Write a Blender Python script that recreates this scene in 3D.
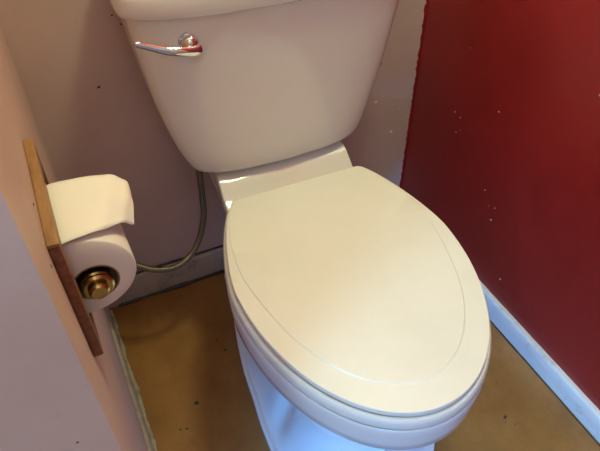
import bpy, bmesh, math, random
from mathutils import Vector, Matrix, noise

random.seed(7)
scene = bpy.context.scene
for o in list(bpy.data.objects):
    bpy.data.objects.remove(o)
COL = scene.collection

# ------------------------------------------------------------------ camera
F, TH, RO, YA = 608.88, 0.7755, -0.0097, 0.4149
CAM = Vector((-0.1913, -0.9958, 1.1262))
d = Vector((math.sin(YA)*math.cos(TH), math.cos(YA)*math.cos(TH), -math.sin(TH)))
r0 = Vector((math.cos(YA), -math.sin(YA), 0)); u0 = r0.cross(d)
rv = r0*math.cos(RO)+u0*math.sin(RO); uv = u0*math.cos(RO)-r0*math.sin(RO)
cd = bpy.data.cameras.new('camera'); cam = bpy.data.objects.new('camera', cd); COL.objects.link(cam)
cd.sensor_fit = 'HORIZONTAL'; cd.sensor_width = 36; cd.lens = F*36/600; cd.clip_start = 0.02
M = Matrix((rv, uv, -d)).transposed().to_4x4(); M.translation = CAM
cam.matrix_world = M
scene.camera = cam

# ------------------------------------------------------------------ light
scene.view_settings.view_transform = 'Standard'; scene.view_settings.look = 'None'
scene.view_settings.gamma = 1; scene.view_settings.use_curve_mapping = False
scene.view_settings.exposure = 0.0
W = bpy.data.worlds.new('world'); scene.world = W; W.use_nodes = True
W.node_tree.nodes['Background'].inputs[0].default_value = (0.42, 0.58, 1.0, 1)
W.node_tree.nodes['Background'].inputs[1].default_value = 0.35

def lamp(name, typ, loc, energy, color, **kw):
    l = bpy.data.lights.new(name, typ); l.energy = energy; l.color = color
    for k, v in kw.items(): setattr(l, k, v)
    o = bpy.data.objects.new(name, l); COL.objects.link(o); o.location = loc
    return o
# warm bulb under the ceiling of the alcove
lamp('ceiling_bulb', 'POINT', (0.31, -0.41, 1.85), 29, (0.90, 1.0, 0.56), shadow_soft_size=0.09)
# unseen fill light added behind the camera to brighten the left wall's end face
lamp('room_fill', 'POINT', (-0.95, -1.15, 1.75), 41, (0.40, 0.75, 1.0), shadow_soft_size=0.12)
lamp('front_fill', 'POINT', (-0.33, -1.72, 2.15), 5, (0.78, 0.76, 0.80), shadow_soft_size=0.12)  # second added fill, no fixture there; lifts the roll's end face
# blue daylight slanting in through the low window in the wall behind the camera
RY, LX, CEIL = -1.9, -1.6, 2.4
WX0, WX1, WZ0, WZ1 = -1.35, -0.02, 0.12, 0.80
sun = lamp('daylight', 'SUN', (-1.5, -3.0, 1.6), 6.8, (0.05, 0.38, 1.0), angle=math.radians(24))
sun.rotation_euler = Vector((0.50, 0.83, -0.34)).to_track_quat('-Z', 'Y').to_euler()

# ------------------------------------------------------------------ helpers
def link(name, me, mat=None, parent=None):
    o = bpy.data.objects.new(name, me); COL.objects.link(o)
    if mat: me.materials.append(mat)
    if parent: o.parent = parent
    return o
def mesh(name, V, Fc, mat=None, parent=None, smooth=True, angle=40):
    me = bpy.data.meshes.new(name); me.from_pydata([tuple(v) for v in V], [], Fc)
    bm = bmesh.new(); bm.from_mesh(me)
    bmesh.ops.recalc_face_normals(bm, faces=bm.faces); bm.to_mesh(me); bm.free()
    if smooth:
        me.shade_smooth(); me.set_sharp_from_angle(angle=math.radians(angle))
    return link(name, me, mat, parent)
def struct(o):
    o['kind'] = 'structure'; return o
def tag(o, label, cat, group=None):
    o['label'] = label; o['category'] = cat
    if group: o['group'] = group
    return o
def empty(name, loc=(0, 0, 0), rz=0):
    o = bpy.data.objects.new(name, None); COL.objects.link(o)
    o.location = loc; o.rotation_euler = (0, 0, rz); o.empty_display_size = 0.05
    return o
def loft(rings, cap0=True, cap1=True, closed=True):
    """rings: list of equally long point lists"""
    n = len(rings[0]); V = [p for R in rings for p in R]; Fc = []
    m = n if closed else n-1
    for k in range(len(rings)-1):
        for i in range(m):
            j = (i+1) % n
            Fc.append((k*n+i, k*n+j, (k+1)*n+j, (k+1)*n+i))
    if cap0: Fc.append(tuple(range(n))[::-1])
    if cap1: Fc.append(tuple((len(rings)-1)*n+i for i in range(n)))
    return V, Fc
def tube(P, R, seg=12, cap=True):
    """tube along points P with radius R (number or list)"""
    P = [Vector(p) for p in P]; rings = []
    t0 = (P[1]-P[0]).normalized()
    nrm = t0.orthogonal().normalized()
    for i, p in enumerate(P):
        t = (P[min(i+1, len(P)-1)]-P[max(i-1, 0)]).normalized()
        nrm = (nrm-t*nrm.dot(t)).normalized(); b = t.cross(nrm)
        r = R[i] if isinstance(R, (list, tuple)) else R
        rings.append([p+(nrm*math.cos(a)+b*math.sin(a))*r for a in [2*math.pi*k/seg for k in range(seg)]])
    return loft(rings, cap, cap)
def spline(P, n=12):
    P = [Vector(p) for p in P]; out = []
    for i in range(len(P)-1):
        p0 = P[max(i-1, 0)]; p1 = P[i]; p2 = P[i+1]; p3 = P[min(i+2, len(P)-1)]
        for k in range(n):
            t = k/n
            out.append(0.5*((2*p1)+(p2-p0)*t+(2*p0-5*p1+4*p2-p3)*t*t+(3*p1-p0-3*p2+p3)*t**3))
    out.append(P[-1]); return out
def prism_box(name, corner8, mat, parent=None, bevel=0.0, seg=2):
    """corner8: bottom 4 then top 4"""
    V = corner8; Fc = [(0, 1, 2, 3), (4, 5, 6, 7), (0, 1, 5, 4), (1, 2, 6, 5), (2, 3, 7, 6), (3, 0, 4, 7)]
    me = bpy.data.meshes.new(name); bm = bmesh.new()
    vs = [bm.verts.new(v) for v in V]
    for f in Fc: bm.faces.new([vs[i] for i in f])
    bmesh.ops.recalc_face_normals(bm, faces=bm.faces)
    if bevel:
        bmesh.ops.bevel(bm, geom=bm.edges[:], offset=bevel, segments=seg, affect='EDGES', profile=0.5)
    bm.to_mesh(me); bm.free(); me.shade_smooth(); me.set_sharp_from_angle(angle=math.radians(35))
    return link(name, me, mat, parent)

# ------------------------------------------------------------------ materials
class Mat:
    def __init__(s, name, col, rough=0.5, metal=0.0, spec=0.5, coat=0.0):
        s.m = bpy.data.materials.new(name); s.m.use_nodes = True; s.t = s.m.node_tree
        s.b = s.t.nodes['Principled BSDF']
        s.b.inputs['Base Color'].default_value = (*col, 1); s.b.inputs['Roughness'].default_value = rough
        s.b.inputs['Metallic'].default_value = metal; s.b.inputs['Specular IOR Level'].default_value = spec
        if coat: s.b.inputs['Coat Weight'].default_value = coat; s.b.inputs['Coat Roughness'].default_value = 0.08
        s.tc = None
    def n(s, typ, **kw):
        x = s.t.nodes.new(typ)
        for k, v in kw.items():
            if k in x.inputs: x.inputs[k].default_value = v
            else: setattr(x, k, v)
        return x
    def L(s, a, b): s.t.links.new(a, b)
    def coords(s, scale=(1, 1, 1), out='Object'):
        if not s.tc: s.tc = s.n('ShaderNodeTexCoord')
        mp = s.n('ShaderNodeMapping'); mp.inputs['Scale'].default_value = scale
        s.L(s.tc.outputs[out], mp.inputs[0]); return mp.outputs[0]
    def noise(s, scale, detail=4, rough=0.55, stretch=(1, 1, 1)):
        x = s.n('ShaderNodeTexNoise', Scale=scale, Detail=detail, Roughness=rough)
        s.L(s.coords(stretch), x.inputs['Vector']); return x.outputs['Fac']
    def ramp(s, fac, stops):
        x = s.n('ShaderNodeValToRGB'); e = x.color_ramp.elements
        while len(e) < len(stops): e.new(0.5)
        for k, (p, c) in enumerate(stops):
            e[k].position = p; e[k].color = (*c, 1) if len(c) == 3 else c
        s.L(fac, x.inputs[0]); return x.outputs[0]
    def mix(s, fac, a, b, blend='MIX'):
        x = s.n('ShaderNodeMix', data_type='RGBA', blend_type=blend)
        for k, v in ((0, fac), (6, a), (7, b)):
            if hasattr(v, 'links') or hasattr(v, 'is_linked'): s.L(v, x.inputs[k])
            else: x.inputs[k].default_value = v if not isinstance(v, tuple) or len(v) == 4 else (*v, 1)
        return x.outputs[2]
    def col(s, c): s.L(c, s.b.inputs['Base Color'])
    def bump(s, h, strength=0.2, dist=0.002, prev=None):
        x = s.n('ShaderNodeBump', Strength=strength, Distance=dist); s.L(h, x.inputs['Height'])
        if prev: s.L(prev, x.inputs['Normal'])
        s.L(x.outputs[0], s.b.inputs['Normal']); return x.outputs[0]

def wall_mat(name, base, dark, rough=0.55):
    m = Mat(name, base, rough)
    c = m.ramp(m.noise(5, 5, 0.6), [(0.3, dark), (0.62, base)])
    g = m.ramp(m.noise(60, 3), [(0.62, (0, 0, 0)), (0.8, (1, 1, 1))])
    c = m.mix(g, c, tuple(x*0.86 for x in base))
    m.col(c)
    b = m.bump(m.noise(18, 3), 0.12, 0.004)
    m.bump(m.noise(220, 2), 0.10, 0.0008, b)
    return m.m
PLASTER = wall_mat('mauve_wall_paint', (0.60, 0.435, 0.395), (0.54, 0.38, 0.34))
CEILING = wall_mat('white_ceiling_paint', (0.66, 0.64, 0.60), (0.60, 0.57, 0.53))

m = Mat('red_wall_paint', (0.24, 0.014, 0.016), 0.34)
c = m.ramp(m.noise(4, 5, 0.6), [(0.3, (0.25, 0.013, 0.012)), (0.65, (0.33, 0.019, 0.018))])
sc = m.ramp(m.noise(26, 6, 0.75, (1, 1, 0.35)), [(0.60, (0, 0, 0)), (0.78, (0.35, 0.35, 0.35))])
c = m.mix(sc, c, (0.30, 0.07, 0.07)); m.col(c)
rr = m.ramp(m.noise(8, 5, 0.65), [(0.3, (0.30,)*3), (0.7, (0.44,)*3)]); m.L(rr, m.b.inputs['Roughness'])
b = m.bump(m.noise(30, 3), 0.10, 0.003); m.bump(m.noise(260, 2), 0.12, 0.0008, b)
RED = m.m

m = Mat('brown_floor', (0.36, 0.19, 0.08), 0.42)
c = m.ramp(m.noise(7, 6, 0.62), [(0.25, (0.21, 0.085, 0.018)), (0.5, (0.30, 0.135, 0.034)), (0.75, (0.38, 0.19, 0.06))])
st = m.ramp(m.noise(34, 6, 0.7, (1, 0.45, 1)), [(0.55, (0, 0, 0)), (0.8, (0.6, 0.6, 0.6))])
c = m.mix(st, c, (0.16, 0.062, 0.015))
sp = m.n('ShaderNodeTexVoronoi', Scale=16.0); m.L(m.coords((1, 1, 1)), sp.inputs['Vector'])
spf = m.ramp(sp.outputs['Distance'], [(0.05, (1, 1, 1)), (0.11, (0, 0, 0))])
gate = m.ramp(m.noise(5, 2), [(0.56, (0, 0, 0)), (0.60, (0.8, 0.8, 0.8))])
c = m.mix(m.mix(1.0, spf, gate, 'MULTIPLY'), c, (0.09, 0.045, 0.02))
m.col(c)
b = m.bump(m.noise(12, 4), 0.15, 0.004); m.bump(m.noise(120, 4), 0.25, 0.0012, b)
FLOOR = m.m

def base_mat(name, base, dirt, amount):
    m = Mat(name, base, 0.42)
    f = m.ramp(m.noise(24, 6, 0.7), [(amount, (0, 0, 0)), (amount+0.2, (0.9, 0.9, 0.9))])
    m.col(m.mix(f, base, dirt)); m.bump(m.noise(60, 4), 0.3, 0.0015)
    return m.m
WHITE_TRIM = base_mat('white_trim_paint', (0.72, 0.71, 0.68), (0.5, 0.44, 0.38), 0.55)
OLD_TRIM = base_mat('worn_trim_paint', (0.46, 0.37, 0.30), (0.26, 0.19, 0.14), 0.50)
CAULK = base_mat('old_caulk', (0.44, 0.38, 0.31), (0.18, 0.13, 0.09), 0.5)
NEAR_BLACK = base_mat('near_black', (0.035, 0.024, 0.017), (0.015, 0.01, 0.008), 0.5)  # near-black tone of the gap beads and the upper coupling nut

m = Mat('white_ceramic', (0.80, 0.77, 0.76), 0.06, spec=0.55)
m.col(m.ramp(m.noise(6, 3), [(0.3, (0.78, 0.745, 0.735)), (0.7, (0.81, 0.78, 0.77))])); CERAMIC = m.m
m = Mat('white_seat_plastic', (0.84, 0.81, 0.74), 0.28, spec=0.36)
m.col(m.ramp(m.noise(9, 5, 0.6), [(0.25, (0.81, 0.795, 0.735)), (0.6, (0.85, 0.84, 0.79))]))
m.bump(m.noise(300, 2), 0.03, 0.0004); SEAT = m.m
CHROME = Mat('chrome', (0.80, 0.79, 0.78), 0.07, 1.0).m
m = Mat('brass', (0.52, 0.40, 0.15), 0.26, 1.0)
m.col(m.ramp(m.noise(60, 4), [(0.3, (0.34, 0.25, 0.08)), (0.7, (0.56, 0.43, 0.17))])); BRASS = m.m
m = Mat('braided_steel', (0.36, 0.33, 0.28), 0.38, 0.9)
w = m.n('ShaderNodeTexWave', Scale=90.0, Distortion=2.0); m.L(m.coords(), w.inputs['Vector'])
m.col(m.ramp(w.outputs['Fac'], [(0.2, (0.16, 0.14, 0.10)), (0.8, (0.30, 0.26, 0.19))])); m.bump(w.outputs['Fac'], 0.5, 0.001)
BRAID = m.m
def wood(name, a, b2):
    m = Mat(name, a, 0.45)
    f = m.noise(30, 5, 0.6, (6, 0.7, 6))
    m.col(m.ramp(f, [(0.3, b2), (0.65, a)])); m.bump(f, 0.25, 0.001)
    return m.m
LIT_WOOD = wood('lit_wood', (0.36, 0.20, 0.085), (0.22, 0.105, 0.04))  # frame wood with the lamplight on its top put into the colour
SHADED_WOOD = wood('shaded_wood', (0.25, 0.10, 0.05), (0.13, 0.045, 0.022))  # same frame wood, coloured darker and redder for its shaded sides
m = Mat('tissue_paper', (0.80, 0.78, 0.755), 0.95, spec=0.1)
m.bump(m.noise(900, 2), 0.25, 0.0006)
m.b.inputs['Subsurface Weight'].default_value = 0.0; PAPER = m.m
m = Mat('cardboard', (0.34, 0.25, 0.16), 0.9); m.col(m.ramp(m.noise(90, 4), [(0.3, (0.27, 0.19, 0.12)), (0.7, (0.38, 0.28, 0.18))])); CARD = m.m
m = Mat('flake_white', (0.75, 0.70, 0.64), 0.7); m.col(m.ramp(m.noise(200, 2), [(0.3, (0.6, 0.55, 0.5)), (0.7, (0.8, 0.76, 0.7))])); FLAKE = m.m
m = Mat('dark_speck', (0.05, 0.03, 0.02), 0.8); m.col(m.ramp(m.noise(200, 2), [(0.3, (0.03, 0.02, 0.012)), (0.7, (0.08, 0.05, 0.03))])); SPECK = m.m

# ------------------------------------------------------------------ setting
XL, AL, XR, AR = -0.2529, 0.0240, 0.5364, 0.0351
TEND = 0.7227                                   # length of the left wall up to its end corner
dl = Vector((math.sin(AL), -math.cos(AL), 0)); nl = Vector((math.cos(AL), math.sin(AL), 0))
dr = Vector((math.sin(AR), -math.cos(AR), 0)); nr = Vector((-math.cos(AR), -math.sin(AR), 0))
def LW(t, off, z): return Vector((XL, 0, z))+dl*t+nl*off
def RW(t, off, z): return Vector((XR, 0, z))+dr*t+nr*off

def rough_plane(name, P00, P10, P11, P01, nu, nv, mat):
    V = []; Fc = []
    P00, P10, P11, P01 = map(Vector, (P00, P10, P11, P01))
    for j in range(nv+1):
        for i in range(nu+1):
            a = P00.lerp(P10, i/nu); b = P01.lerp(P11, i/nu); V.append(a.lerp(b, j/nv))
    for j in range(nv):
        for i in range(nu):
            k = j*(nu+1)+i; Fc.append((k, k+1, k+nu+2, k+nu+1))
    return mesh(name, V, Fc, mat)

xe = LW(TEND, 0, 0).x; ye = LW(TEND, 0, 0).y
floor = struct(rough_plane('floor', (LX-0.1, RY-0.1, 0), (XR+0.25, RY-0.1, 0), (XR+0.25, 0.1, 0), (LX-0.1, 0.1, 0), 4, 4, FLOOR))
ceil = struct(rough_plane('ceiling', (LX-0.1, RY-0.1, CEIL), (XR+0.25, RY-0.1, CEIL), (XR+0.25, 0.1, CEIL), (LX-0.1, 0.1, CEIL), 2, 2, CEILING))
def slab(name, x0, x1, y0, y1, z0, z1, mat):
    return prism_box(name, [(x0, y0, z0), (x1, y0, z0), (x1, y1, z0), (x0, y1, z0), (x0, y0, z1), (x1, y0, z1), (x1, y1, z1), (x0, y1, z1)], mat)
wall_back = struct(slab('wall_back', XL-0.02, XR+0.12, 0.0, 0.10, 0, CEIL, PLASTER))
a, b = RW(-0.0, 0, 0), RW(1.93, 0, 0); a2, b2 = a+Vector((0.14, 0, 0)), b+Vector((0.14, 0, 0))
up = Vector((0, 0, CEIL))
wall_right = struct(prism_box('wall_right', [a, b, b2, a2, a+up, b+up, b2+up, a2+up], RED))
# left wall: solid L-shaped block with a niche for the paper holder
NT0, NT1, NZ0, NZ1, ND = 0.478, 0.619, 0.665, 0.776, 0.062
V = []; Fc = []
def q(*pts):
    k = len(V); V.extend(pts); Fc.append(tuple(range(k, k+len(pts))))
ts = [0, NT0, NT1, TEND]; zs = [0, NZ0, NZ1, CEIL]
for i in range(3):
    for j in range(3):
        if i == 1 and j == 1: continue
        q(LW(ts[i], 0, zs[j]), LW(ts[i+1], 0, zs[j]), LW(ts[i+1], 0, zs[j+1]), LW(ts[i], 0, zs[j+1]))
n0 = [LW(NT0, 0, NZ0), LW(NT1, 0, NZ0), LW(NT1, 0, NZ1), LW(NT0, 0, NZ1)]
n1 = [p-nl*ND for p in n0]
for i in range(4):
    j = (i+1) % 4; q(n0[i], n0[j], n1[j], n1[i])
q(*n1)
q(Vector((LX, ye, 0)), LW(TEND, 0, 0), LW(TEND, 0, CEIL), Vector((LX, ye, CEIL)))
q(Vector((LX, 0, 0)), Vector((LX, ye, 0)), Vector((LX, ye, CEIL)), Vector((LX, 0, CEIL)))
q(LW(0, 0, 0), Vector((LX, 0, 0)), Vector((LX, 0, CEIL)), LW(0, 0, CEIL))
me = bpy.data.meshes.new('wall_left'); me.from_pydata([tuple(v) for v in V], [], Fc)
bm = bmesh.new(); bm.from_mesh(me); bmesh.ops.remove_doubles(bm, verts=bm.verts, dist=1e-5)
bmesh.ops.recalc_face_normals(bm, faces=bm.faces)
ed = [e for e in bm.edges if all(abs(v.co.x-xe) < 1e-4 and abs(v.co.y-ye) < 1e-4 for v in e.verts)]
bmesh.ops.bevel(bm, geom=ed, offset=0.003, segments=3, affect='EDGES'); bm.to_mesh(me); bm.free()
me.shade_smooth(); me.set_sharp_from_angle(angle=math.radians(50))
wall_left = struct(link('wall_left', me, PLASTER))
# rest of the room behind the camera
wall_far = struct(slab('wall_far_left', LX-0.1, LX, RY, ye, 0, CEIL, PLASTER))
V = []; Fc = []
xs = [LX, WX0, WX1, XR+0.10]; zs = [0, WZ0, WZ1, CEIL]
for i in range(3):
    for j in range(3):
        if i == 1 and j == 1: continue
        q((xs[i], RY, zs[j]), (xs[i+1], RY, zs[j]), (xs[i+1], RY, zs[j+1]), (xs[i], RY, zs[j+1]))
o = [(WX0, RY, WZ0), (WX1, RY, WZ0), (WX1, RY, WZ1), (WX0, RY, WZ1)]
for i in range(4):
    j = (i+1) % 4; q(o[i], o[j], (o[j][0], RY-0.12, o[j][2]), (o[i][0], RY-0.12, o[i][2]))
wall_rear = struct(mesh('wall_rear', V, Fc, PLASTER, smooth=False))
win = empty('window_1', ((WX0+WX1)/2, RY-0.06, WZ0)); struct(win)
def wbar(x0, x1, z0, z1):
    prism_box('window_frame', [(x0, -0.02, z0), (x1, -0.02, z0), (x1, 0.02, z0), (x0, 0.02, z0), (x0, -0.02, z1), (x1, -0.02, z1), (x1, 0.02, z1), (x0, 0.02, z1)], WHITE_TRIM, win)
hw = (WX1-WX0)/2; hh = WZ1-WZ0
wbar(-hw, -hw+0.05, 0, hh); wbar(hw-0.05, hw, 0, hh); wbar(-hw+0.05, hw-0.05, 0, 0.05); wbar(-hw+0.05, hw-0.05, hh-0.05, hh)

# baseboards
def board(name, fn, t0, t1, th, h, mat, n=60, wob=0.0, seed=0, th_fn=None):
    """extruded skirting profile along a wall; fn(t, off, z)"""
    rings = []
    for i in range(n+1):
        t = t0+(t1-t0)*i/n
        w1 = noise.noise(Vector((t*14, seed, 0)))*wob; w2 = noise.noise(Vector((t*40, seed+5, 0)))*wob*0.6
        tt = th; H = h+w1+w2
        prof = [(-0.001, 0), (tt, 0), (tt+w2*0.3, H*0.5), (tt, H-0.007), (tt-0.002, H-0.0025), (tt-0.005, H), (-0.001, H+0.0005)]
        rings.append([fn(t, o, z) for o, z in prof])
    V, Fc = loft(rings)
    return struct(mesh(name, V, Fc, mat, angle=30))
BW = lambda t, off, z: Vector((t, -off, z))
bb = board('baseboard_back', BW, XL+0.002, XR-0.013, 0.012, 0.076, OLD_TRIM, 80, 0.002, 1)
br = board('baseboard_right', RW, 0.0, 1.88, 0.012, 0.058, WHITE_TRIM, 120, 0.0015, 3)
bl = board('baseboard_left', LW, 0.014, TEND-0.004, 0.007, 0.060, OLD_TRIM, 60, 0.002, 6)
# dark, uneven gaps between skirting and floor, old caulk on the left
def bead(name, fn, t0, t1, off, r, mat, parent, n=90, seed=0, zc=0.0, vary=0.6):
    P = []; R = []
    for i in range(n+1):
        t = t0+(t1-t0)*i/n; k = noise.noise(Vector((t*22, seed, 1.3)))
        k2 = noise.noise(Vector((t*70, seed, 4.1)))
        P.append(fn(t, off+r*0.5*k, zc+r*0.15*k2)); R.append(r*(1+vary*(0.6*k+0.6*k2)))
    V, Fc = tube(P, R, 8); return mesh(name, V, Fc, mat, parent)
bead('floor_gap', BW, XL+0.03, XR-0.05, 0.0135, 0.0048, NEAR_BLACK, bb, seed=2, zc=0.001)
bead('floor_gap', RW, 0.03, 1.85, 0.0125, 0.0022, NEAR_BLACK, br, n=160, seed=9, zc=0.0005, vary=0.4)
bead('caulk', LW, 0.02, TEND-0.01, 0.010, 0.0038, CAULK, bl, n=140, seed=12, vary=1.0)
bead('top_gap', BW, XL+0.02, XR-0.03, 0.004, 0.0022, NEAR_BLACK, bb, seed=22, zc=0.0775, vary=0.9)

# ragged edge of the red paint along the corner, with a pale filler line next to it
V = []; Fc = []; N = 420
for i in range(N+1):
    z = 0.06+(CEIL-0.08)*i/N
    k = 0.0045+0.0026*noise.noise(Vector((0, 3, z*38)))+0.0042*noise.noise(Vector((0, 9, z*120)))
    V += [(XR-k, -0.0006, z), (XR, -0.0006, z), (XR-k, 0.0, z), (XR, 0.0, z)]
for i in range(N):
    a = i*4; b = a+4
    Fc += [(a, a+1, b+1, b), (a, b, b+2, a+2)]
mesh('paint_edge', V, Fc, RED, wall_right)

def flake(name, c, t1, t2, nrm, r, mat, parent, seed):
    rnd = random.Random(seed); n = 7; c = Vector(c)
    ring = []; top = []
    for k in range(n):
        a = 2*math.pi*k/n; rr = r*rnd.uniform(0.55, 1.2)
        ring.append(c+t1*math.cos(a)*rr+t2*math.sin(a)*rr*0.8)
        top.append(c+t1*math.cos(a)*rr*0.7+t2*math.sin(a)*rr*0.55+nrm*r*0.25)
    V, Fc = loft([ring, top]); return mesh(name, V, Fc, mat, parent)
X, Y, Z = Vector((1, 0, 0)), Vector((0, 1, 0)), Vector((0, 0, 1))
for k, (t, z, r) in enumerate([(0.385, 0.117, .0022), (0.144, 0.401, .0016), (0.159, 0.359, .0017), (0.261, 0.471, .0022), (0.317, 0.27, .0018),
                               (0.316, 0.235, .002), (0.278, 0.289, .0014), (0.17, 0.371, .0014), (0.449, 0.614, .0022), (0.30, 0.262, .0012), (0.15, 0.55, .0012), (0.162, 0.398, .0018)]):
    flake('paint_chip', RW(t, 0, z), dr, Z, nr, r, FLAKE, wall_right, k)
for k, (x, z, r, mt) in enumerate([(-0.135, 0.555, .0035, SPECK), (-0.085, 0.677, .0022, SPECK), (-0.074, 0.659, .0022, SPECK), (0.436, 0.369, .005, FLAKE), (0.485, 0.273, .005, FLAKE),
                                   (0.439, 0.463, .0035, SPECK), (0.50, 0.33, .004, PLASTER), (0.51, 0.30, .004, PLASTER), (0.428, 0.36, .003, PLASTER)]):
    flake('paint_blemish', (x, 0, z), X, Z, -Y, r, mt, wall_back, 40+k)
for k, (x, y, r) in enumerate([(-0.131, -0.329, .006), (-0.178, -0.371, .003), (-0.165, -0.374, .003), (-0.037, -0.231, .005), (0.42, -0.613, .005), (0.414, -0.622, .0022), (0.428, -0.634, .002), (-0.045, -0.2, .003)]):
    flake('floor_chip', (x, y, 0), X, Y, Z*0.3, r, SPECK, floor, 80+k)
flake('paint_blemish', (-0.262, ye, 0.675), X, Z, -Y, .0016, SPECK, wall_left, 99)
flake('paint_blemish', LW(0.60, 0, 0.815), dl, Z, nl, .0022, SPECK, wall_left, 98)
flake('paint_blemish', LW(0.655, 0, 0.80), dl, Z, nl, .0018, SPECK, wall_left, 97)

# ------------------------------------------------------------------ toilet
TX, TY, TA = 0.1343, -0.2465, -0.0165
toilet = empty('toilet', (TX, TY, 0), TA)
tag(toilet, 'white two-piece toilet with closed elongated seat lid against back wall', 'toilet')

def sm(a, b, x):
    t = max(0, min(1, (x-a)/(b-a))); return t*t*(3-2*t)
LL, WW, WB, SM_, NB = 0.4682, 0.36, 0.2377, 0.1899, 1.4125
def egg(off=0.0, L=LL, Wd=WW, wb=WB, s0=SM_, nb=NB, n=28, nf=30, back=0.0, rc=0.003):
    """right half of the outline from the hinge edge to the tip: list (x, s)"""
    out = []
    for k in range(n+1):
        t = (k/n)**1.6
        h = wb/2+(Wd/2-wb/2)*abs(1-(1-t)**nb)**0.75
        s = s0*t
        if rc: h -= rc*max(0, 1-s/rc)**2.2
        out.append([h, s])
    for k in range(1, nf+1):
        a = math.pi/2*k/nf
        out.append([Wd/2*math.cos(a), s0+(L-s0)*math.sin(a)])
    if off:
        res = []
        for i, (x, s) in enumerate(out):
            p = out[max(i-1, 0)]; q_ = out[min(i+1, len(out)-1)]
            tx, ts_ = q_[0]-p[0], q_[1]-p[1]; l = math.hypot(tx, ts_) or 1
            nx, ns = ts_/l, -tx/l
            if i == 0: nx, ns = 1, -1
            if i == len(out)-1: nx, ns = 0, 1
            res.append([max(0, x+nx*off), s+ns*off])
        out = res
    return out
def full(half, z, zf=None):
    """closed ring (right side from back to tip, then left side back)"""
    R = [(x, -s, zf(x, s) if zf else z) for x, s in half]
    Lh = [(-x, -s, zf(x, s) if zf else z) for x, s in half[-2::-1]]
    return R+Lh
def strips(n):
    """cap faces for a ring made by full() of half length n"""
    N = 2*n-1; f = []
    for i in range(n-1):
        a, b = i, i+1; c, d_ = N-1-i-1, N-1-i
        f.append((a, b, c, d_) if b != c else (a, b, d_))
    return f
def egg_solid(name, levels, mat, parent, ang=60):
    rings = [full(h, z) for h, z in levels]; n = len(levels[0][0]); N = 2*n-1
    V, Fc = loft(rings, False, False)
    Fc += strips(n); k = (len(rings)-1)*N
    Fc += [tuple(k+i for i in f) for f in strips(n)]
    return mesh(name, V, Fc, mat, parent, angle=ang)
def inner(h, ds, fx):
    out = []
    for x, s in h:
        k = sm(0.0, 0.30, s)
        out.append([x*(1-fx*k)-0.004, s*(LL-ds)/LL+0.004])
    out[-1][0] = 0; return out
E0 = egg()
def shrink(dv): return egg(-dv)
# lid
lv = [(egg(-0.006), 0.4214), (egg(0.0002), 0.4215), (egg(0.0008), 0.4220), (egg(0.0008), 0.4290), (egg(0.0003), 0.4302), (egg(-0.0008), 0.4308)]
i1 = inner(E0, 0.042, 0.116)
i2 = inner(E0, 0.0446, 0.123)
lv += [(inner(E0, 0.0405, 0.112), 0.4315), (i1, 0.4316), (i2, 0.4330), (inner(E0, 0.046, 0.127), 0.4331)]
i3 = [[x*0.5, 0.19+(s-0.19)*0.5] for x, s in i2]; i3[-1][0] = 0
lv.append((i3, 0.4331))
lid = egg_solid('seat_lid', lv, SEAT, toilet, 25)
# seat ring under it
def ringoff(off): return egg(off, back=0)
lv = [(egg(-0.006), 0.3988), (egg(0.0058), 0.3985), (egg(0.0068), 0.3990), (egg(0.0074), 0.4010), (egg(0.0068), 0.4110), (egg(0.0058), 0.4150), (egg(0.0040), 0.4177), (egg(0.0018), 0.4187), (egg(0.0004), 0.4187), (egg(-0.0008), 0.4125), (egg(-0.006), 0.4120)]
egg_solid('seat', lv, SEAT, toilet, 28)
for sx in (-1, 1):
    V, Fc = tube([(sx*0.082-0.018, -0.012, 0.4085), (sx*0.082+0.018, -0.012, 0.4085)], 0.006, 14)
    mesh('hinge', V, Fc, SEAT, toilet)

# bowl: rim, pedestal and foot in one casting
SB = -0.205                                     # rear end of the casting (local s)
def bowl_half(off, L, Wd, wb, s0, dk, dent=0.0):
    h = egg(off, L=L, Wd=Wd, wb=wb, s0=s0, rc=0)
    out = []
    nb_ = 16
    w0 = h[0][0]
    for k in range(nb_):
        s = SB+(h[0][1]-0.002-SB)*k/nb_
        x = dk+(w0-dk)*sm(0.35, 1.0, k/nb_)
        if k == 0: x -= 0.012
        out.append([x, s])
    for x, s in h:
        out.append([x, s])
    if dent:
        for p in out:
            g = math.exp(-((p[1]-0.215)/0.030)**2)
            p[0] = max(0, p[0]-dent*g)
    out[-1][0] = 0
    return out
deckz = lambda s: 0.036*(1-sm(-0.075, -0.020, s)*0.6-0.4*max(0, min(1, (s+0.062)/0.055)))
FOOT = [(-0.205, 0.108), (-0.15, 0.114), (-0.09, 0.1245), (-0.062, 0.131), (-0.006, 0.1424), (0.055, 0.1520), (0.098, 0.1555), (0.13, 0.1570), (0.189, 0.1622), (0.245, 0.1630)]
def foot_half(off, dent=0.0):
    """outline of the foot, taken through FOOT and closed by an ellipse at the front"""
    out = []
    for p in bowl_half(0, LL, WW, 0.236, SM_, 0.118):
        f = (p[1]-SB)/(LL-SB); s_ = SB+(0.425-SB)*f
        if s_ <= 0.245:
            for (s1, h1), (s2, h2) in zip(FOOT, FOOT[1:]):
                if s_ <= s2 + 1e-9:
                    x = h1+(h2-h1)*(s_-s1)/(s2-s1); break
        else:
            x = 0.1630*math.sqrt(max(0, 1-((s_-0.245)/0.18)**2))
        x = max(0, x-off)
        if dent: x = max(0, x-dent*math.exp(-((s_-0.215)/0.022)**2)*min(1, x/0.05))
        out.append([x, s_-off*max(0, (s_-0.245)/0.18)])
    out[-1][0] = 0
    return out
def blend(A, B, k): return [[a_[0]+(b_[0]-a_[0])*k, a_[1]+(b_[1]-a_[1])*k] for a_, b_ in zip(A, B)]
TOP = bowl_half(-0.022, LL, WW, 0.236, SM_, 0.106)
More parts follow.
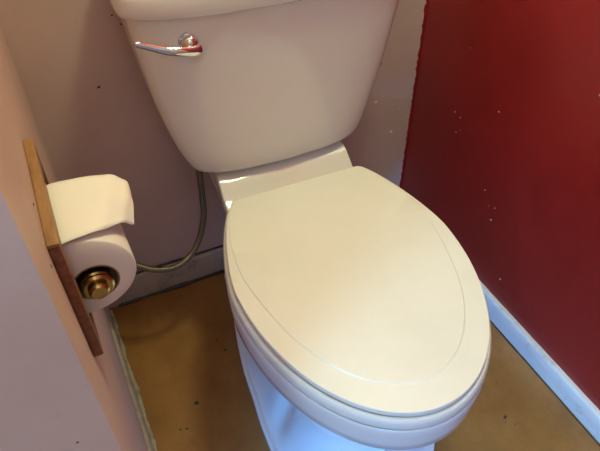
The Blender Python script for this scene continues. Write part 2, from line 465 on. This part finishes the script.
levels = [
    (foot_half(0.0), 0.0),
    (foot_half(-0.0015), 0.010),
    (foot_half(-0.0005), 0.017),
    (foot_half(0.004), 0.0195),
    (foot_half(0.010), 0.0185),
    (foot_half(0.015, 0.002), 0.022),
    (foot_half(0.026, 0.006), 0.045),
    (foot_half(0.040, 0.012), 0.085),
    (foot_half(0.050, 0.017), 0.135),
    (blend(foot_half(0.052, 0.018), TOP, 0.12), 0.185),
    (blend(foot_half(0.050, 0.014), TOP, 0.35), 0.235),
    (blend(foot_half(0.048, 0.010), TOP, 0.65), 0.285),
    (blend(foot_half(0.046), TOP, 0.90), 0.3175),
    (TOP, 0.3315),
    (bowl_half(-0.008, LL, WW, 0.236, SM_, 0.112), 0.3345),
    (bowl_half(0.0025, LL, WW, 0.238, SM_, 0.117), 0.3360),
    (bowl_half(0.0050, LL, WW, 0.240, SM_, 0.119), 0.3390),
    (bowl_half(0.0066, LL, WW, 0.240, SM_, 0.121), 0.358),
    (bowl_half(0.0078, LL, WW, 0.240, SM_, 0.122), 0.378),
    (bowl_half(0.0078, LL, WW, 0.240, SM_, 0.122), 0.391),
    (bowl_half(0.0068, LL, WW, 0.240, SM_, 0.1210), 0.3942),
    (bowl_half(0.0058, LL, WW, 0.240, SM_, 0.1200), 0.3951),
    (bowl_half(0.0046, LL, WW, 0.240, SM_, 0.1190), 0.3946),
    (bowl_half(0.0030, LL, WW, 0.240, SM_, 0.1175), 0.3880),
    (bowl_half(-0.012, LL, WW, 0.240, SM_, 0.100), 0.3875),
]
NG = len(levels)-3                              # the last three rings form the groove under the seat
rings = []
for h, z in levels:
    k = max(0, min(1, (z-0.30)/0.09)) if len(rings) < NG-4 else 1.0
    rings.append(full(h, z, (lambda x, s, z=z, k=k, gi=len(rings): (z if gi < NG or s > 0.0 else z+(0.3951-z)*min(1, max(0, -s/0.012)))+deckz(s)*k)))
n = len(levels[0][0]); N = 2*n-1
V, Fc = loft(rings, False, False)
Fc += strips(n); k = (len(rings)-1)*N; Fc += [tuple(k+i for i in f) for f in strips(n)]
mesh('bowl', V, Fc, CERAMIC, toilet, angle=38)

# tank: flared body with a bowed front
YB, YF = 0.2465-0.018, 0.2465-0.208              # local y of back and of the middle of the front
def tank_ring(hw, z, yb=YB, yf=YF, bow=0.026, n=128, e=7.5):
    R = []; cy_ = (yb+yf+bow)/2; hd = (yb-yf-bow)/2
    for k in range(n):
        a = 2*math.pi*k/n; c_, s_ = math.cos(a), math.sin(a)
        x = hw*math.copysign(abs(c_)**(2/e), c_); y = hd*math.copysign(abs(s_)**(2/e), s_)
        if y < 0: y -= bow*(1-(x/hw)**2)*(-y/hd)
        R.append((x, cy_+y, z))
    return R
prof = [(0.030, 0.4425, 0.060), (0.115, 0.4428, 0.030), (0.145, 0.4432, 0.010), (0.156, 0.4455, 0.004), (0.1625, 0.4500, 0.0015), (0.1675, 0.4580, 0.0005), (0.1745, 0.475, 0.0001),
        (0.1825, 0.498, 0), (0.1895, 0.524, 0), (0.1965, 0.554, 0), (0.203, 0.588, 0), (0.2100, 0.635, 0), (0.2150, 0.675, 0), (0.2188, 0.715, 0), (0.2205, 0.742, 0)]
rings = [tank_ring(hw_+0.005*sm(0.5, 0.74, z), z, YB-ins, YF+ins*0.8+0.010*(1-sm(0.45, 0.74, z)), 0.026*(hw_/0.22)) for hw_, z, ins in prof]
rings = [[(x+0.005*sm(0.5, 0.74, z), y, z) for x, y, z in R_] for R_ in rings]
V, Fc = loft(rings); mesh('tank', V, Fc, CERAMIC, toilet, angle=60)
prof = [(0.2205, 0.7415, 0.004), (0.2290, 0.7420, 0.0), (0.2335, 0.746, -0.005), (0.2345, 0.754, -0.0065), (0.2345, 0.772, -0.0065), (0.232, 0.780, -0.004), (0.225, 0.785, 0.003), (0.19, 0.788, 0.03)]
rings = [[(x+0.005, y, z) for x, y, z in tank_ring(hw_+0.004, z, YB-max(ins, -0.003), YF+ins-0.006, 0.030)] for hw_, z, ins in prof]
V, Fc = loft(rings); mesh('tank_lid', V, Fc, CERAMIC, toilet, angle=50)

# flush lever
HX, HZ = -0.1430, 0.7040
HY = YF+0.0150
handle = mesh('flush_handle', *tube([(HX, HY+0.006, HZ), (HX, HY-0.001, HZ), (HX, HY-0.003, HZ), (HX, HY-0.0035, HZ), (HX, HY-0.009, HZ), (HX, HY-0.014, HZ), (HX, HY-0.0165, HZ), (HX, HY-0.0175, HZ)],
                                    [0.0168, 0.0168, 0.0158, 0.0135, 0.0130, 0.0105, 0.006, 0.001], 32), CHROME, toilet)
P = spline([(HX+0.0120, HY-0.0125, HZ-0.0070), (HX+0.002, HY-0.0180, HZ-0.0070), (HX-0.016, HY-0.0200, HZ-0.0030), (HX-0.036, HY-0.0185, HZ+0.0015), (HX-0.058, HY-0.0145, HZ+0.010), (HX-0.0785, HY-0.0115, HZ+0.0185)], 8)
rings = []
for i, p in enumerate(P):
    u = i/(len(P)-1); t = (P[min(i+1, len(P)-1)]-P[max(i-1, 0)]).normalized()
    b_ = t.cross(Y).normalized(); c_ = b_.cross(t)
    e = 1.0 if 0.03 < u < 0.95 else (max(0.15, math.sqrt(max(0, 1-((u-0.95)/0.05)**2))) if u >= 0.95 else math.sqrt(max(0.05, 1-((0.03-u)/0.03)**2)))
    rw = (0.0092-0.0050*u)*e; rt = (0.0050-0.0016*u)*e
    rings.append([p+b_*math.cos(a)*rw+c_*math.sin(a)*rt for a in [2*math.pi*k/16 for k in range(16)]])
V, Fc = loft(rings); mesh('lever', V, Fc, CHROME, handle)

# ------------------------------------------------------------------ water supply
sup = empty('supply_hose', (-0.02, -0.12, 0.20))
tag(sup, 'thin braided steel water hose curving down from tank bottom behind paper roll', 'hose')
def W2(p): return Vector(p)-sup.location
hp = [(-0.006, -0.118, 0.4405), (-0.008, -0.120, 0.414), (-0.010, -0.122, 0.355), (-0.015, -0.130, 0.311), (-0.032, -0.142, 0.268), (-0.058, -0.155, 0.240), (-0.093, -0.165, 0.231), (-0.133, -0.165, 0.241), (-0.167, -0.150, 0.257), (-0.190, -0.128, 0.262), (-0.200, -0.110, 0.252), (-0.205, -0.098, 0.235)]
V, Fc = tube(spline([W2(p) for p in hp], 10), 0.0060, 12); mesh('braided_hose', V, Fc, BRAID, sup)
def lathe(axis_pts, radii, seg=20): return tube(axis_pts, radii, seg)
V, Fc = lathe([W2((-0.0065, -0.1185, z)) for z in (0.425, 0.427, 0.4405, 0.4415)], [0.006, 0.0075, 0.008, 0.0075], 8)
mesh('coupling_nut', V, Fc, NEAR_BLACK, sup, angle=20)
V, Fc = tube([W2(p) for p in ((-0.2045, -0.099, 0.238), (-0.2055, -0.096, 0.217), (-0.2055, -0.095, 0.214))], [0.008, 0.008, 0.004], 8); mesh('coupling_nut', V, Fc, BRASS, sup, angle=20)
V, Fc = tube([W2((-0.206, -0.116, 0.205)), W2((-0.206, -0.075, 0.205)), W2((-0.206, -0.060, 0.205)), W2((-0.206, -0.001, 0.205))], [0.011, 0.011, 0.0075, 0.0075], 14); mesh('valve_body', V, Fc, CHROME, sup)
V, Fc = tube([W2((-0.206, -0.005, 0.205)), W2((-0.206, -0.0008, 0.205))], [0.014, 0.022], 20); mesh('wall_flange', V, Fc, CHROME, sup)
rings = []
for yy, s_ in ((-0.130, 0.6), (-0.128, 1), (-0.120, 1), (-0.117, 0.5)):
    rings.append([W2((-0.206+0.017*s_*math.cos(a), yy, 0.205+0.010*s_*math.sin(a))) for a in [2*math.pi*k/20 for k in range(20)]])
V, Fc = loft(rings); mesh('valve_knob', V, Fc, CHROME, sup)

# ------------------------------------------------------------------ recessed paper holder
HT0, HT1, HZ0, HZ1, FT = 0.462, 0.635, 0.655, 0.797, 0.0090
hold = empty('toilet_paper_holder', LW(0.543, 0, HZ0))
tag(hold, 'brown wooden framed recessed toilet paper holder set in the left wall', 'paper holder')
hl = hold.location.copy()
def fbox(name, t0, t1, z0, z1, o0, o1, mat, bev=0.0012):
    c8 = [LW(t, o, z-0.10*(HT1-t))-hl for z in (z0, z1) for t, o in ((t0, o0), (t1, o0), (t1, o1), (t0, o1))]
    return prism_box(name, c8, mat, hold, bev)
SW = 0.0175
fbox('frame_stile', HT1-SW, HT1, HZ0, HZ1-0.0002, 0.0002, FT, SHADED_WOOD)
fbox('frame_stile', HT0, HT0+SW, HZ0, HZ1-0.0002, 0.0002, FT, SHADED_WOOD)
fbox('frame_rail', HT0+SW, HT1-SW, HZ1-SW, HZ1, 0.0002, FT, LIT_WOOD)
fbox('frame_rail', HT0+SW, HT1-SW, HZ0, HZ0+SW, 0.0002, FT, SHADED_WOOD)
fbox('frame_cap', HT0-0.0005, HT1, HZ1, HZ1+0.004, 0.0002, FT+0.0005, LIT_WOOD)  # cap carries the painted lamplit tone of the frame top
# roll data (wall coordinates)
RT0, RT1, RZ, RR, RH = 0.520, 0.606, 0.7195, 0.0420, 0.0205
ROFF, CZ = 0.0235, 0.7180                        # axis of the core and the spindle in it
def rp(t, ang, r): return LW(t, ROFF+r*math.cos(ang), CZ-0.003+r*math.sin(ang))-hl
SP = 0.0150
for t0, t1, rad in ((NT0+0.0005, 0.520, SP-0.003), (0.520, 0.606, SP-0.0015), (0.606, 0.6115, SP-0.0005), (0.6115, NT1-0.0015, SP-0.006)):
    rings = [[rp(t, 2*math.pi*k/24, r_) for k in range(24)] for t, r_ in ((t0, rad-0.002), (t0+0.002, rad), (t1-0.002, rad), (t1, rad-0.002))]
    V, Fc = loft(rings); mesh('spindle', V, Fc, BRASS, hold)

roll = empty('toilet_paper_roll', LW(0.560, ROFF, RZ-RR))
tag(roll, 'white toilet paper roll with loose end sheet on wooden wall holder', 'toilet paper')
rl = roll.location.copy()
def rq(t, ang, r, off=ROFF, z=CZ): return LW(t, off+r*math.cos(ang), z+r*math.sin(ang))-rl
def outer(t):
    k = (t-RT0)/(RT1-RT0)
    return 0.0165-0.001*k, RZ+0.006*k, RR+0.0025*k   # loosened layers: fuller at the near end
rings = []; S = 64
core_ring = lambda t: [rq(t, 2*math.pi*k/S, RH) for k in range(S)]
def out_ring(t, ins):
    o_, z_, r_ = outer(t); return [rq(t, 2*math.pi*k/S, r_-ins+0.0005*math.sin(3*2*math.pi*k/S+1), o_, z_) for k in range(S)]
rings = [core_ring(RT0), out_ring(RT0, 0.002), out_ring(RT0+0.0015, 0), out_ring((RT0+RT1)/2, -0.0004), out_ring(RT1-0.0015, 0), out_ring(RT1, 0.0015), core_ring(RT1)]
V, Fc = loft(rings, False, False); mesh('paper', V, Fc, PAPER, roll, angle=50)
rings = [[rq(t, 2*math.pi*k/48, r_) for k in range(48)] for t, r_ in ((RT0+0.0005, RH), (RT1+0.0005, RH), (RT1+0.0005, RH-0.0012), (RT0+0.0005, RH-0.0012), (RT0+0.0005, RH))]
V, Fc = loft(rings, False, False); mesh('cardboard_core', V, Fc, CARD, roll, angle=30)
# loose sheet: leaves the roll at the wall side, lies over the top and sticks out to the right
far = spline([(0.5155, -0.0160, 0.7505), (0.5155, -0.0020, 0.7610), (0.5155, 0.0118, 0.7660), (0.5155, 0.0318, 0.7645), (0.5155, 0.0548, 0.7615), (0.5165, 0.0690, 0.7565), (0.5185, 0.0765, 0.7485), (0.5205, 0.0790, 0.7395)], 6)
near = spline([(0.6065, -0.0200, 0.7555), (0.6065, -0.0040, 0.7680), (0.6065, 0.0100, 0.7735), (0.6045, 0.0270, 0.7735), (0.5995, 0.0415, 0.7695), (0.5905, 0.0540, 0.7625), (0.5825, 0.0640, 0.7535), (0.5765, 0.0705, 0.7445)], 6)
V = []; Fc = []; NA, NT_ = len(far)-1, 14
for i in range(NA+1):
    u = i/NA
    for j in range(NT_+1):
        w = j/NT_; p = Vector(far[i]).lerp(Vector(near[i]), w)
        wr = 0.0030*noise.noise(Vector((u*6+3, w*2.6, 2)))*sm(0.3, 0.8, u)+0.0024*math.sin(math.pi*w)*sm(0.35, 0.8, u)
        V.append(LW(p[0], p[1]+wr*0.5, p[2]+wr)-rl)
for i in range(NA):
    for j in range(NT_):
        a = i*(NT_+1)+j; Fc.append((a, a+1, a+NT_+2, a+NT_+1))
sheet = mesh('loose_sheet', V, Fc, PAPER, roll, angle=80)
md = sheet.modifiers.new('thickness', 'SOLIDIFY'); md.thickness = 0.0005
